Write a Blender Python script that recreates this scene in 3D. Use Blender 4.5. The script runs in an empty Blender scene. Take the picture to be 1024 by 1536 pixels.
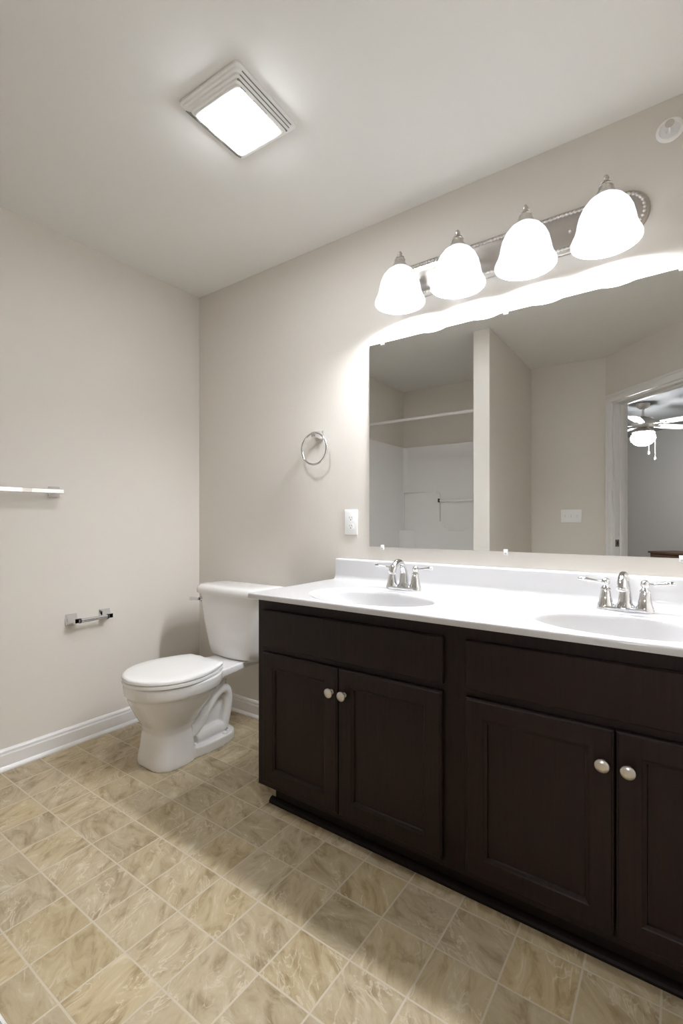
import bpy, bmesh, math, random
from mathutils import Matrix, Vector

random.seed(7)
SC = bpy.context.scene
COL = SC.collection
PI = math.pi
H = 2.44                                    # ceiling height

# ------------------------------------------------------------------ camera
cam_d = bpy.data.cameras.new('camera')
cam_d.sensor_fit = 'AUTO'
cam_d.sensor_width = 36.0
cam_d.lens = 713.36 * 36.0 / 1536.0
cam_d.shift_y = (780.18 - 768.0) / 1536.0
cam_d.clip_start = 0.02
cam = bpy.data.objects.new('camera', cam_d)
cam.location = (2.3941, -1.8582, 1.085)
cam.rotation_euler = (PI / 2, 0, 0.6203)
COL.objects.link(cam)
SC.camera = cam

# ------------------------------------------------------------------ world, exposure, lamp strengths
w = bpy.data.worlds.new('world')
SC.world = w
w.use_nodes = True
w.node_tree.nodes['Background'].inputs[0].default_value = (0.8, 0.85, 0.9, 1)
w.node_tree.nodes['Background'].inputs[1].default_value = 0.01
SC.view_settings.view_transform = 'Standard'
SC.view_settings.look = 'None'
SC.view_settings.gamma = 1.0
SC.view_settings.use_curve_mapping = False
SC.view_settings.exposure = 2.09
LAMP_COL = (0.965, 1.0, 1.055)
SHADE_GLOW = 0.2761          # frosted bell shades of the vanity light
BULB_GLOW = 96.77         # bulbs inside the shades
LENS_GLOW = 17.0           # lens of the ceiling fan light
GLOBE_GLOW = 44.96         # glass globe of the bedroom ceiling fan
SC.cycles.max_bounces = 14
SC.cycles.diffuse_bounces = 8
SC.cycles.glossy_bounces = 6
SC.cycles.sample_clamp_indirect = 6.0

# ------------------------------------------------------------------ materials
def mat(name, col, rough=0.5, metal=0.0, spec=0.5, coat=0.0, bump=None, emit=None):
    m = bpy.data.materials.new(name)
    m.use_nodes = True
    nt = m.node_tree
    b = nt.nodes['Principled BSDF']
    b.inputs['Base Color'].default_value = (*col, 1)
    b.inputs['Roughness'].default_value = rough
    b.inputs['Metallic'].default_value = metal
    b.inputs['Specular IOR Level'].default_value = spec
    b.inputs['Coat Weight'].default_value = coat
    b.inputs['Coat Roughness'].default_value = 0.08
    if emit:
        b.inputs['Emission Color'].default_value = (*emit[0], 1)
        b.inputs['Emission Strength'].default_value = emit[1]
    if bump:
        tc = nt.nodes.new('ShaderNodeTexCoord')
        no = nt.nodes.new('ShaderNodeTexNoise')
        no.inputs['Scale'].default_value = bump[0]
        no.inputs['Detail'].default_value = 3
        bp = nt.nodes.new('ShaderNodeBump')
        bp.inputs['Strength'].default_value = bump[1]
        bp.inputs['Distance'].default_value = 0.001
        nt.links.new(tc.outputs['Object'], no.inputs['Vector'])
        nt.links.new(no.outputs['Fac'], bp.inputs['Height'])
        nt.links.new(bp.outputs['Normal'], b.inputs['Normal'])
    return m

def wood_mat(name, c1, c2, rough, spec=0.5):
    m = mat(name, c1, rough, spec=spec)
    nt = m.node_tree
    b = nt.nodes['Principled BSDF']
    tc = nt.nodes.new('ShaderNodeTexCoord')
    mp = nt.nodes.new('ShaderNodeMapping')
    mp.inputs['Scale'].default_value = (60, 60, 3.0)
    no = nt.nodes.new('ShaderNodeTexNoise')
    no.inputs['Scale'].default_value = 2.0
    no.inputs['Detail'].default_value = 5
    ra = nt.nodes.new('ShaderNodeValToRGB')
    ra.color_ramp.elements[0].position = 0.3
    ra.color_ramp.elements[0].color = (*c1, 1)
    ra.color_ramp.elements[1].position = 0.75
    ra.color_ramp.elements[1].color = (*c2, 1)
    L = nt.links.new
    L(tc.outputs['Object'], mp.inputs['Vector'])
    L(mp.outputs['Vector'], no.inputs['Vector'])
    L(no.outputs['Fac'], ra.inputs['Fac'])
    L(ra.outputs['Color'], b.inputs['Base Color'])
    bp = nt.nodes.new('ShaderNodeBump')
    bp.inputs['Strength'].default_value = 0.08
    bp.inputs['Distance'].default_value = 0.001
    L(no.outputs['Fac'], bp.inputs['Height'])
    L(bp.outputs['Normal'], b.inputs['Normal'])
    return m

def floor_mat():
    """Slate-look square tiles: a 0.157 x 0.155 m grid, every tile with its own tone and veining."""
    m = bpy.data.materials.new('slate_tile_vinyl')
    m.use_nodes = True
    nt = m.node_tree
    N = nt.nodes.new
    L = nt.links.new
    b = nt.nodes['Principled BSDF']
    tc = N('ShaderNodeTexCoord')
    mp = N('ShaderNodeMapping')
    mp.vector_type = 'POINT'
    sx, sy = 1 / 0.157, 1 / 0.155
    mp.inputs['Scale'].default_value = (sx, sy, 1)
    mp.inputs['Location'].default_value = (-0.002 * sx, 0.583 * sy + 20, 0)
    L(tc.outputs['Object'], mp.inputs['Vector'])
    fl = N('ShaderNodeVectorMath'); fl.operation = 'FLOOR'
    L(mp.outputs['Vector'], fl.inputs[0])
    fr = N('ShaderNodeVectorMath'); fr.operation = 'FRACTION'
    L(mp.outputs['Vector'], fr.inputs[0])
    wn = N('ShaderNodeTexWhiteNoise'); wn.noise_dimensions = '2D'
    L(fl.outputs[0], wn.inputs['Vector'])
    # distance to the nearest tile edge
    sp = N('ShaderNodeSeparateXYZ')
    L(fr.outputs[0], sp.inputs[0])
    def edge(sock):
        a = N('ShaderNodeMath'); a.operation = 'SUBTRACT'; a.inputs[1].default_value = 0.5
        L(sock, a.inputs[0])
        c = N('ShaderNodeMath'); c.operation = 'ABSOLUTE'
        L(a.outputs[0], c.inputs[0])
        return c.outputs[0]
    mx = N('ShaderNodeMath'); mx.operation = 'MAXIMUM'
    L(edge(sp.outputs[0]), mx.inputs[0]); L(edge(sp.outputs[1]), mx.inputs[1])
    gr = N('ShaderNodeMapRange')
    gr.inputs['From Min'].default_value = 0.480
    gr.inputs['From Max'].default_value = 0.490
    L(mx.outputs[0], gr.inputs['Value'])
    # shifted coordinates so that neighbouring tiles do not continue each other's veins
    sc = N('ShaderNodeVectorMath'); sc.operation = 'SCALE'; sc.inputs['Scale'].default_value = 37.0
    L(wn.outputs['Color'], sc.inputs[0])
    rot = N('ShaderNodeVectorRotate'); rot.rotation_type = 'Z_AXIS'
    rm = N('ShaderNodeMath'); rm.operation = 'MULTIPLY'; rm.inputs[1].default_value = 1.6
    L(wn.outputs['Value'], rm.inputs[0])
    L(fr.outputs[0], rot.inputs['Vector']); L(rm.outputs[0], rot.inputs['Angle'])
    st = N('ShaderNodeVectorMath'); st.operation = 'MULTIPLY'; st.inputs[1].default_value = (1.0, 2.2, 1)
    L(rot.outputs[0], st.inputs[0])
    ad = N('ShaderNodeVectorMath'); ad.operation = 'ADD'
    L(st.outputs[0], ad.inputs[0]); L(sc.outputs[0], ad.inputs[1])
    n1 = N('ShaderNodeTexNoise')
    n1.inputs['Scale'].default_value = 1.35
    n1.inputs['Detail'].default_value = 7
    n1.inputs['Roughness'].default_value = 0.66
    n1.inputs['Distortion'].default_value = 0.9
    L(ad.outputs[0], n1.inputs['Vector'])
    ramp = N('ShaderNodeValToRGB')
    e = ramp.color_ramp.elements
    e[0].position = 0.30; e[0].color = (0.270, 0.200, 0.110, 1)
    e[1].position = 0.72; e[1].color = (0.640, 0.570, 0.430, 1)
    k = e.new(0.47); k.color = (0.440, 0.355, 0.228, 1)
    k = e.new(0.60); k.color = (0.495, 0.415, 0.280, 1)
    L(n1.outputs['Fac'], ramp.inputs['Fac'])
    # thin pale ridges
    n2 = N('ShaderNodeTexNoise')
    n2.inputs['Scale'].default_value = 1.5
    n2.inputs['Detail'].default_value = 5
    n2.inputs['Distortion'].default_value = 1.4
    L(ad.outputs[0], n2.inputs['Vector'])
    a2 = N('ShaderNodeMath'); a2.operation = 'SUBTRACT'; a2.inputs[1].default_value = 0.5
    L(n2.outputs['Fac'], a2.inputs[0])
    a3 = N('ShaderNodeMath'); a3.operation = 'ABSOLUTE'
    L(a2.outputs[0], a3.inputs[0])
    vr = N('ShaderNodeMapRange')
    vr.inputs['From Min'].default_value = 0.0
    vr.inputs['From Max'].default_value = 0.030
    vr.inputs['To Min'].default_value = 0.75
    vr.inputs['To Max'].default_value = 0.0
    L(a3.outputs[0], vr.inputs['Value'])
    mv = N('ShaderNodeMix'); mv.data_type = 'RGBA'
    mv.inputs['B'].default_value = (0.63, 0.565, 0.435, 1)
    n3 = N('ShaderNodeTexNoise')
    n3.inputs['Scale'].default_value = 1.1
    L(ad.outputs[0], n3.inputs['Vector'])
    vm = N('ShaderNodeMapRange')
    vm.inputs['From Min'].default_value = 0.47
    vm.inputs['From Max'].default_value = 0.60
    L(n3.outputs['Fac'], vm.inputs['Value'])
    vx = N('ShaderNodeMath'); vx.operation = 'MULTIPLY'
    L(vr.outputs['Result'], vx.inputs[0]); L(vm.outputs['Result'], vx.inputs[1])
    L(vx.outputs[0], mv.inputs['Factor']); L(ramp.outputs['Color'], mv.inputs['A'])
    # tone of the tile
    hs = N('ShaderNodeHueSaturation')
    tv = N('ShaderNodeMapRange')
    tv.inputs['To Min'].default_value = 0.90
    tv.inputs['To Max'].default_value = 1.08
    L(wn.outputs['Value'], tv.inputs['Value']); L(tv.outputs['Result'], hs.inputs['Value'])
    wn2 = N('ShaderNodeSeparateColor')
    L(wn.outputs['Color'], wn2.inputs[0])
    ts = N('ShaderNodeMapRange')
    ts.inputs['To Min'].default_value = 0.95
    ts.inputs['To Max'].default_value = 1.12
    L(wn2.outputs[1], ts.inputs['Value']); L(ts.outputs['Result'], hs.inputs['Saturation'])
    L(mv.outputs['Result'], hs.inputs['Color'])
    mg = N('ShaderNodeMix'); mg.data_type = 'RGBA'
    mg.inputs['B'].default_value = (0.55, 0.49, 0.38, 1)
    L(gr.outputs['Result'], mg.inputs['Factor']); L(hs.outputs['Color'], mg.inputs['A'])
    L(mg.outputs['Result'], b.inputs['Base Color'])
    b.inputs['Roughness'].default_value = 0.42
    b.inputs['Specular IOR Level'].default_value = 0.35
    bp = N('ShaderNodeBump')
    bp.inputs['Strength'].default_value = 0.25
    bp.inputs['Distance'].default_value = 0.002
    su = N('ShaderNodeMath'); su.operation = 'SUBTRACT'
    L(n1.outputs['Fac'], su.inputs[0]); L(gr.outputs['Result'], su.inputs[1])
    L(su.outputs[0], bp.inputs['Height']); L(bp.outputs['Normal'], b.inputs['Normal'])
    return m

M_WALL = mat('beige_wall_paint', (0.705, 0.668, 0.612), 0.75, spec=0.25, bump=(220, 0.06))
M_CEIL = mat('ceiling_paint', (0.76, 0.75, 0.725), 0.85, spec=0.2, bump=(180, 0.06))
M_TRIM = mat('white_trim_paint', (0.80, 0.79, 0.78), 0.35)
M_FLOOR = floor_mat()
M_CARPET = mat('bedroom_carpet', (0.42, 0.37, 0.30), 0.95, bump=(300, 0.5))
M_WOOD = wood_mat('espresso_cabinet_wood', (0.0115, 0.0056, 0.0045), (0.0190, 0.0098, 0.0080), 0.45, 0.22)
M_TOE = wood_mat('espresso_plinth_wood', (0.0070, 0.0036, 0.0030), (0.0110, 0.0060, 0.0050), 0.5, 0.15)
M_MARBLE = mat('white_cultured_marble', (0.56, 0.553, 0.553), 0.16, spec=0.5, coat=0.3)
M_PORC = mat('white_porcelain', (0.80, 0.785, 0.77), 0.10, spec=0.55, coat=0.4)
M_SEAT = mat('white_seat_plastic', (0.82, 0.81, 0.79), 0.22)
M_CHROME = mat('polished_chrome', (0.72, 0.72, 0.73), 0.03, metal=1.0)
M_NICKEL = mat('brushed_nickel', (0.62, 0.59, 0.55), 0.28, metal=1.0)
M_SATIN = mat('satin_nickel_plate', (0.50, 0.47, 0.44), 0.34, metal=1.0)
M_MIRROR = mat('mirror_silver', (0.77, 0.775, 0.765), 0.0, metal=1.0)
M_PLATE = mat('white_plate_plastic', (0.88, 0.88, 0.87), 0.3)
M_DARK = mat('dark_slot', (0.03, 0.03, 0.03), 0.6)
M_GREYSLOT = mat('shaded_grille_slot', (0.22, 0.21, 0.20), 0.7)
M_CLIP = mat('clear_clip_plastic', (0.85, 0.86, 0.84), 0.15)
M_ACRYL = mat('white_fibreglass', (0.90, 0.89, 0.885), 0.18, coat=0.3)
M_SHADE = mat('frosted_glass_shade', (0.12, 0.12, 0.12), 0.4, emit=(LAMP_COL, SHADE_GLOW))
M_BULB = mat('lit_bulb', (0.9, 0.9, 0.9), 0.4, emit=(LAMP_COL, BULB_GLOW))
M_LENS = mat('lit_lens', (0.9, 0.9, 0.9), 0.4, emit=((0.965, 1.0, 1.055), LENS_GLOW))
M_GLOBE = mat('lit_globe_glass', (0.9, 0.9, 0.9), 0.4, emit=((0.965, 1.0, 1.05), GLOBE_GLOW))
M_FANW = mat('white_fan_enamel', (0.78, 0.77, 0.76), 0.35)
M_BROWN = wood_mat('brown_furniture_wood', (0.075, 0.036, 0.018), (0.13, 0.065, 0.032), 0.4)
M_STRIKE = mat('dull_strike_metal', (0.22, 0.21, 0.20), 0.35, metal=1.0)
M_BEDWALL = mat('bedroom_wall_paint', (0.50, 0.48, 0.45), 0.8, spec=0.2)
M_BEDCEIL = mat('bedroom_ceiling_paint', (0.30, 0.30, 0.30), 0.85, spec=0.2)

# ------------------------------------------------------------------ mesh helpers
def B():
    return bmesh.new()

def xf(bm, geom_verts, M):
    if M is not None:
        bmesh.ops.transform(bm, matrix=M, verts=geom_verts)

def box(bm, x0, x1, y0, y1, z0, z1, bev=0.0, seg=2, M=None):
    t = bmesh.new()
    vs = [t.verts.new(p) for p in ((x0, y0, z0), (x1, y0, z0), (x1, y1, z0), (x0, y1, z0),
                                   (x0, y0, z1), (x1, y0, z1), (x1, y1, z1), (x0, y1, z1))]
    for f in ((3, 2, 1, 0), (4, 5, 6, 7), (0, 1, 5, 4), (1, 2, 6, 5), (2, 3, 7, 6), (3, 0, 4, 7)):
        t.faces.new([vs[i] for i in f])
    if bev > 0:
        bmesh.ops.bevel(t, geom=list(t.edges), offset=bev, segments=seg, profile=0.5, affect='EDGES')
    merge(bm, t, M)

def merge(bm, t, M=None):
    if M is not None:
        bmesh.ops.transform(t, matrix=M, verts=list(t.verts))
    mp = {v: bm.verts.new(v.co) for v in t.verts}
    for f in t.faces:
        try:
            bm.faces.new([mp[v] for v in f.verts])
        except ValueError:
            pass
    t.free()

def prism(bm, poly, z0, z1, bev=0.0, seg=2, M=None):
    """poly: list of (x, y), counter-clockwise; extruded along z."""
    t = bmesh.new()
    lo = [t.verts.new((x, y, z0)) for x, y in poly]
    hi = [t.verts.new((x, y, z1)) for x, y in poly]
    n = len(poly)
    t.faces.new(lo[::-1])
    top = t.faces.new(hi)
    for i in range(n):
        t.faces.new((lo[i], lo[(i + 1) % n], hi[(i + 1) % n], hi[i]))
    if bev > 0:
        bmesh.ops.bevel(t, geom=list(top.edges), offset=bev, segments=seg, profile=0.5, affect='EDGES')
    merge(bm, t, M)

def loft(bm, rings, cap=(True, True), M=None):
    t = bmesh.new()
    R = [[t.verts.new(p) for p in r] for r in rings]
    n = len(R[0])
    for a, b_ in zip(R[:-1], R[1:]):
        for i in range(n):
            t.faces.new((a[i], a[(i + 1) % n], b_[(i + 1) % n], b_[i]))
    if cap[0]:
        t.faces.new(R[0][::-1])
    if cap[1]:
        t.faces.new(R[-1])
    merge(bm, t, M)

def lathe(bm, prof, n=32, M=None, cap=(True, True)):
    """prof: list of (r, z) from bottom to top, turned round z."""
    rings = [[(max(r, 1e-4) * math.cos(2 * PI * i / n), max(r, 1e-4) * math.sin(2 * PI * i / n), z) for i in range(n)]
             for r, z in prof]
    loft(bm, rings, cap, M)

def T(x, y, z):
    return Matrix.Translation((x, y, z))

def axis_to(v):
    """Rotation taking +z to v."""
    return Vector((0, 0, 1)).rotation_difference(Vector(v)).to_matrix().to_4x4()

def tube(bm, pts, rad, n=12, cap=(True, True), sq=1.0, closed=False):
    pts = [Vector(p) for p in pts]
    m = len(pts)
    if not hasattr(rad, '__len__'):
        rad = [rad] * m
    rings = []
    up = None
    for i, p in enumerate(pts):
        if closed:
            d = (pts[(i + 1) % m] - pts[i - 1]).normalized()
        else:
            d = (pts[min(i + 1, m - 1)] - pts[max(i - 1, 0)]).normalized()
        if up is None:
            up = Vector((0, 0, 1)) if abs(d.z) < 0.9 else Vector((0, 1, 0))
        s = d.cross(up).normalized()
        up = s.cross(d).normalized()
        rings.append([p + (s * math.cos(2 * PI * k / n) + up * math.sin(2 * PI * k / n) * sq) * rad[i] for k in range(n)])
    if closed:
        rings.append(rings[0])
        t = bmesh.new()
        R = [[t.verts.new(q) for q in r] for r in rings[:-1]]
        for i in range(m):
            a, b_ = R[i], R[(i + 1) % m]
            for k in range(n):
                t.faces.new((a[k], a[(k + 1) % n], b_[(k + 1) % n], b_[k]))
        merge(bm, t)
    else:
        loft(bm, rings, cap)

def bez(pts, n=8):
    """Catmull-Rom through pts."""
    P = [Vector(p) for p in pts]
    P = [2 * P[0] - P[1]] + P + [2 * P[-1] - P[-2]]
    out = []
    for i in range(1, len(P) - 2):
        for k in range(n):
            t = k / n
            a, b_, c, d = P[i - 1:i + 3]
            out.append(0.5 * ((2 * b_) + (c - a) * t + (2 * a - 5 * b_ + 4 * c - d) * t * t + (3 * b_ - a - 3 * c + d) * t ** 3))
    out.append(P[-2])
    return out

def world_loc(o):
    v = Vector((0, 0, 0))
    while o is not None:
        v += o.location
        o = o.parent
    return v

def obj(name, bm, m, parent=None, smooth=30):
    """Links a bmesh (world coordinates) as ONE mesh object under parent."""
    if parent is not None:
        bmesh.ops.translate(bm, vec=-world_loc(parent), verts=list(bm.verts))
    bmesh.ops.recalc_face_normals(bm, faces=list(bm.faces))
    me = bpy.data.meshes.new(name)
    if smooth:
        for f in bm.faces:
            f.smooth = True
        lim = math.radians(smooth)
        for e in bm.edges:
            if len(e.link_faces) == 2 and e.calc_face_angle(0) > lim:
                e.smooth = False
    bm.to_mesh(me)
    bm.free()
    me.materials.append(m)
    o = bpy.data.objects.new(name, me)
    COL.objects.link(o)
    if parent is not None:
        o.parent = parent
    return o

def tag(o, label, cat, group=None):
    o['label'] = label
    o['category'] = cat
    if group:
        o['group'] = group
    return o

def thing(name, label, cat, loc, group=None):
    o = bpy.data.objects.new(name, None)
    o.empty_display_size = 0.1
    o.location = loc
    COL.objects.link(o)
    return tag(o, label, cat, group)

def struct(name, bm, m, smooth=0):
    o = obj(name, bm, m, None, smooth)
    o['kind'] = 'structure'
    return o

def dup(o, parent=None):
    c = o.copy()
    COL.objects.link(c)
    if parent is not None:
        c.parent = parent
    for ch in list(o.children):
        dup(ch, c)
    return c

# ------------------------------------------------------------------ room shell
YB = -2.635                 # wall opposite the vanity
XR = 2.69                   # right wall
WX0, WX1, WY = 1.178, 1.295, -1.484     # partition beside the tub: left face, right face, end
DX = 1.883                  # where the angled wall starts on the opposite wall
R2 = math.sqrt(0.5)
DM = T(DX, YB, 0) @ Matrix.Rotation(PI / 4, 4, 'Z')     # angled-wall frame: x along the wall, y into the bathroom
DL = (XR - DX) / R2                                     # length of the angled wall
DS0, DS1, DH = 0.090, 0.850, 2.04                       # door opening
WT = 0.115

foot = [(0, 0), (0, YB), (DX, YB), (XR, YB + (XR - DX)), (XR, 0)]
bm = B(); prism(bm, [(-0.1, 0.1), (-0.1, YB - 0.1), (DX + 0.04, YB - 0.1), (XR + 0.1, YB + (XR - DX) - 0.06), (XR + 0.1, 0.1)], -0.1, 0.0)
struct('floor', bm, M_FLOOR)
bm = B(); prism(bm, [(-0.1, 0.1), (-0.1, YB - 0.1), (DX + 0.04, YB - 0.1), (XR + 0.1, YB + (XR - DX) - 0.06), (XR + 0.1, 0.1)], H, H + 0.1)
struct('ceiling', bm, M_CEIL)
bm = B(); box(bm, -0.1, 0, YB - 0.1, 0.1, 0, H); struct('wall_left', bm, M_WALL)
bm = B(); box(bm, 0, XR, 0, 0.1, 0, H); struct('wall_back', bm, M_WALL)
bm = B(); box(bm, XR, XR + 0.1, YB + (XR - DX), 0.1, 0, H); struct('wall_right', bm, M_WALL)
bm = B(); box(bm, 0, DX, YB - 0.1, YB, 0, H); struct('wall_front', bm, M_WALL)
bm = B(); box(bm, WX0, WX1, YB, WY, 0, H, 0.003, 1); struct('wall_partition', bm, M_WALL)
bm = B()
box(bm, 0, DS0, -WT, 0, 0, H, M=DM)
box(bm, DS0, DS1, -WT, 0, DH, H, M=DM)
box(bm, DS1, DL, -WT, 0, 0, H, M=DM)
struct('wall_angled', bm, M_WALL)

# baseboards with a moulded top and a shoe strip: profile (distance from the wall, height)
BPROF = [(0, 0), (0.020, 0), (0.020, 0.006), (0.015, 0.016), (0.012, 0.019), (0.012, 0.066), (0.0095, 0.072),
         (0.0095, 0.082), (0.005, 0.090), (0, 0.092)]

def baseboard(name, p0, p1, nrm):
    bm = B()
    rings = [[(p[0] + nrm[0] * a, p[1] + nrm[1] * a, z) for a, z in BPROF] for p in (p0, p1)]
    loft(bm, rings)
    struct(name, bm, M_TRIM, 20)

baseboard('baseboard_left', (0, -0.012), (0, -1.84), (1, 0))
baseboard('baseboard_back', (0, 0), (1.058, 0), (0, -1))
baseboard('baseboard_partition', (WX1, -1.49), (WX1, YB + 0.012), (1, 0))
baseboard('baseboard_partition_end', (WX0, WY), (WX1 + 0.012, WY), (0, 1))
baseboard('baseboard_front', (WX1, YB), (DX, YB), (0, 1))
baseboard('baseboard_right', (XR, -0.60), (XR, YB + (XR - DX)), (-1, 0))

# door opening in the angled wall: casing, jamb, stop, strike plate
door = bpy.data.objects.new('door_1', None)
door.location = DM @ Vector((DS0, 0, 0))
COL.objects.link(door)
door['kind'] = 'structure'
CW = 0.062
bm = B()
for (a, b_) in ((DS0 - CW - 0.004, DS0 - 0.004), (DS1 + 0.004, DS1 + CW + 0.004)):
    box(bm, a, b_, 0.0, 0.017, 0, DH + CW, 0.004, 2, M=DM)
    mid = a + (0.016 if a < DS0 else CW - 0.016)
box(bm, DS0 - CW - 0.004, DS1 + CW + 0.004, 0.0, 0.0172, DH + 0.004, DH + CW + 0.004, 0.004, 2, M=DM)
box(bm, DS0 - CW - 0.006, DS0 - CW + 0.012, 0.016, 0.022, 0, DH + CW + 0.004, 0.0028, 2, M=DM)
box(bm, DS0 - CW - 0.006, DS1 + CW + 0.006, 0.016, 0.022, DH + CW - 0.012, DH + CW + 0.006, 0.0028, 2, M=DM)
obj('door_casing', bm, M_TRIM, door, 25)
bm = B()
box(bm, DS0 - 0.004, DS0 + 0.014, -WT - 0.002, 0.001, 0, DH, M=DM)
box(bm, DS1 - 0.014, DS1 + 0.004, -WT - 0.002, 0.001, 0, DH, M=DM)
box(bm, DS0 - 0.004, DS1 + 0.004, -WT - 0.002, 0.001, DH - 0.014, DH + 0.004, M=DM)
obj('door_jamb', bm, M_TRIM, door, 0)
bm = B()
box(bm, DS0 + 0.014, DS0 + 0.026, -0.085, -0.045, 0, DH - 0.014, 0.003, 2, M=DM)
box(bm, DS1 - 0.026, DS1 - 0.014, -0.085, -0.045, 0, DH - 0.014, 0.003, 2, M=DM)
box(bm, DS0 + 0.014, DS1 - 0.014, -0.085, -0.045, DH - 0.026, DH - 0.014, 0.003, 2, M=DM)
obj('door_stop', bm, M_TRIM, door, 25)
bm = B()
box(bm, DS0 + 0.0135, DS0 + 0.0155, -0.040, -0.004, 0.870, 0.928, 0.0009, 1, M=DM)
o = obj('strike_plate', bm, M_STRIKE, door, 25)
bm = B()
box(bm, DS0 + 0.0150, DS0 + 0.0165, -0.029, -0.016, 0.885, 0.913, M=DM)
obj('latch_hole', bm, M_DARK, o, 0)

# bedroom beyond the door
BN, BS0, BS1 = -3.11, -3.40, 1.10
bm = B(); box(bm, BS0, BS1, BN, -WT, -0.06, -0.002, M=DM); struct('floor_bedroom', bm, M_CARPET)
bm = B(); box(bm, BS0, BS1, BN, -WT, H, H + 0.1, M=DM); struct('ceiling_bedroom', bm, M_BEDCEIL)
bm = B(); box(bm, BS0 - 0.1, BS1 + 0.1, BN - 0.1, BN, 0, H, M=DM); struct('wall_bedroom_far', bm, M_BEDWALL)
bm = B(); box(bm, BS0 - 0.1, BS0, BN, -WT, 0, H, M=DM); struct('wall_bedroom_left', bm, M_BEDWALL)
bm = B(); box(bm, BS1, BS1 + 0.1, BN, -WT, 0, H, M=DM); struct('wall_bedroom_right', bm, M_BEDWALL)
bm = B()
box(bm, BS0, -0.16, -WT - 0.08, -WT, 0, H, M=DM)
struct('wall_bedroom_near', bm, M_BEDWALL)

# ------------------------------------------------------------------ vanity cabinet
VX0, VX1, VF = 1.062, 2.655, -0.545          # left side, right side, face frame
DF = VF - 0.019                              # door faces
van = thing('vanity_cabinet', 'long dark espresso double sink vanity cabinet with round nickel knobs', 'cabinet', (1.86, -0.27, 0))
ZT = 0.7855
bm = B()
box(bm, VX0, VX0 + 0.016, VF + 0.0, -0.004, 0.068, ZT)
box(bm, VX1 - 0.016, VX1, VF + 0.0, -0.004, 0.068, ZT)
box(bm, VX0 + 0.016, VX1 - 0.016, VF + 0.02, -0.004, 0.068, 0.084)
box(bm, VX0 + 0.016, VX1 - 0.016, -0.012, -0.004, 0.084, ZT)
for a, b_ in ((VX0 + 0.016, 1.125), (1.805, 1.918), (2.60, VX1 - 0.016)):
    box(bm, a, b_, VF, VF + 0.02, 0.068, ZT)
for z0, z1 in ((0.068, 0.115), (0.575, 0.625), (0.735, ZT)):
    box(bm, 1.125, 1.805, VF, VF + 0.02, z0, z1)
    box(bm, 1.918, 2.60, VF, VF + 0.02, z0, z1)
obj('cabinet_body', bm, M_WOOD, van, 0)
bm = B()
box(bm, 1.125, VX1 - 0.02, -0.515, -0.03, 0.0, 0.068)
obj('plinth', bm, M_TOE, van, 0)
bm = B()
prof = [(-0.515, 0.0), (-0.534, 0.0), (-0.534, 0.007), (-0.531, 0.013), (-0.526, 0.0175), (-0.520, 0.020), (-0.515, 0.0205)]
loft(bm, [[(x, y, z) for y, z in prof] for x in (1.106, VX1 - 0.02)])
obj('shoe_moulding', bm, M_TOE, van, 20)

def raised_front(name, x0, x1, z0, z1, rail=None):
    """A door or drawer front: eased edge; with rail, a recessed panel behind a moulded frame."""
    bm = B()
    yb, yf = VF - 0.001, DF
    e = 0.006
    if rail is None:
        box(bm, x0, x1, yf + 0.004, yb, z0, z1)
        t = bmesh.new()
        box(t, x0, x1, yf, yb, z0, z1, 0.0)
        es = [ed for ed in t.edges if all(abs(v.co.y - yf) < 1e-6 for v in ed.verts)]
        bmesh.ops.bevel(t, geom=es, offset=0.007, segments=3, profile=0.6, affect='EDGES')
        bm.free(); bm = B(); merge(bm, t)
    else:
        def R(i, y):
            return [(x0 + i, y, z0 + i), (x1 - i, y, z0 + i), (x1 - i, y, z1 - i), (x0 + i, y, z1 - i)]
        steps = [(0, yb), (0, yf + 0.006), (0.002, yf + 0.003), (0.005, yf + 0.0022), (0.007, yf), (rail - 0.012, yf),
                 (rail - 0.009, yf + 0.002), (rail - 0.006, yf + 0.003), (rail - 0.002, yf + 0.004), (rail, yf + 0.009)]
        loft(bm, [R(i, y) for i, y in steps], (True, True))
    return obj(name, bm, M_WOOD, van, 15)

def knob(x, z, door_o):
    bm = B()
    lathe(bm, [(0.0085, 0), (0.0085, 0.002), (0.0055, 0.004), (0.0052, 0.011), (0.008, 0.0145), (0.0145, 0.017), (0.0162, 0.0195),
               (0.0158, 0.0225), (0.012, 0.0252), (0.006, 0.0265), (0.0005, 0.0268)], 28,
          T(x, DF, z) @ axis_to((0, -1, 0)))
    obj('knob', bm, M_NICKEL, door_o, 40)

raised_front('drawer_front', 1.100, 1.829, 0.608, 0.746)
raised_front('drawer_front', 1.897, 2.622, 0.608, 0.746)
for x0, x1, kx in ((1.099, 1.4515, 1.4285), (1.4545, 1.826, 1.4815), (1.897, 2.2645, 2.241), (2.2675, 2.623, 2.294)):
    d = raised_front('cabinet_door', x0, x1, 0.092, 0.586, 0.064)
    knob(kx, 0.503, d)

# ------------------------------------------------------------------ countertop with two moulded basins
CX0, CX1, CYF, CZ = 1.038, 2.688, -0.580, 0.8056
SINKS = ((1.475, -0.365), (2.268, -0.365))

def sm(t):
    t = max(0.0, min(1.0, t))
    return t * t * (3 - 2 * t)

def top_z(x, y):
    z = CZ
    for cx, cy in SINKS:
        ro = math.hypot((x - cx) / 0.272, (y - cy) / 0.196)
        if ro < 1:
            z -= 0.0055 * sm((1 - ro) / 0.10)
        r = math.hypot((x - cx) / 0.238, (y - cy) / 0.150)
        if r < 0.96:
            z -= 0.128 * (1 - (r / 0.96) ** 4.6) + 0.004
        elif r < 1.0:
            z -= 0.004 * sm((1.0 - r) / 0.04)
    # eased outer edges
    for d in (x - CX0, y - CYF):
        if d < 0.006:
            z -= 0.006 - math.sqrt(max(0, 0.006 ** 2 - (0.006 - d) ** 2))
    return z

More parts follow.
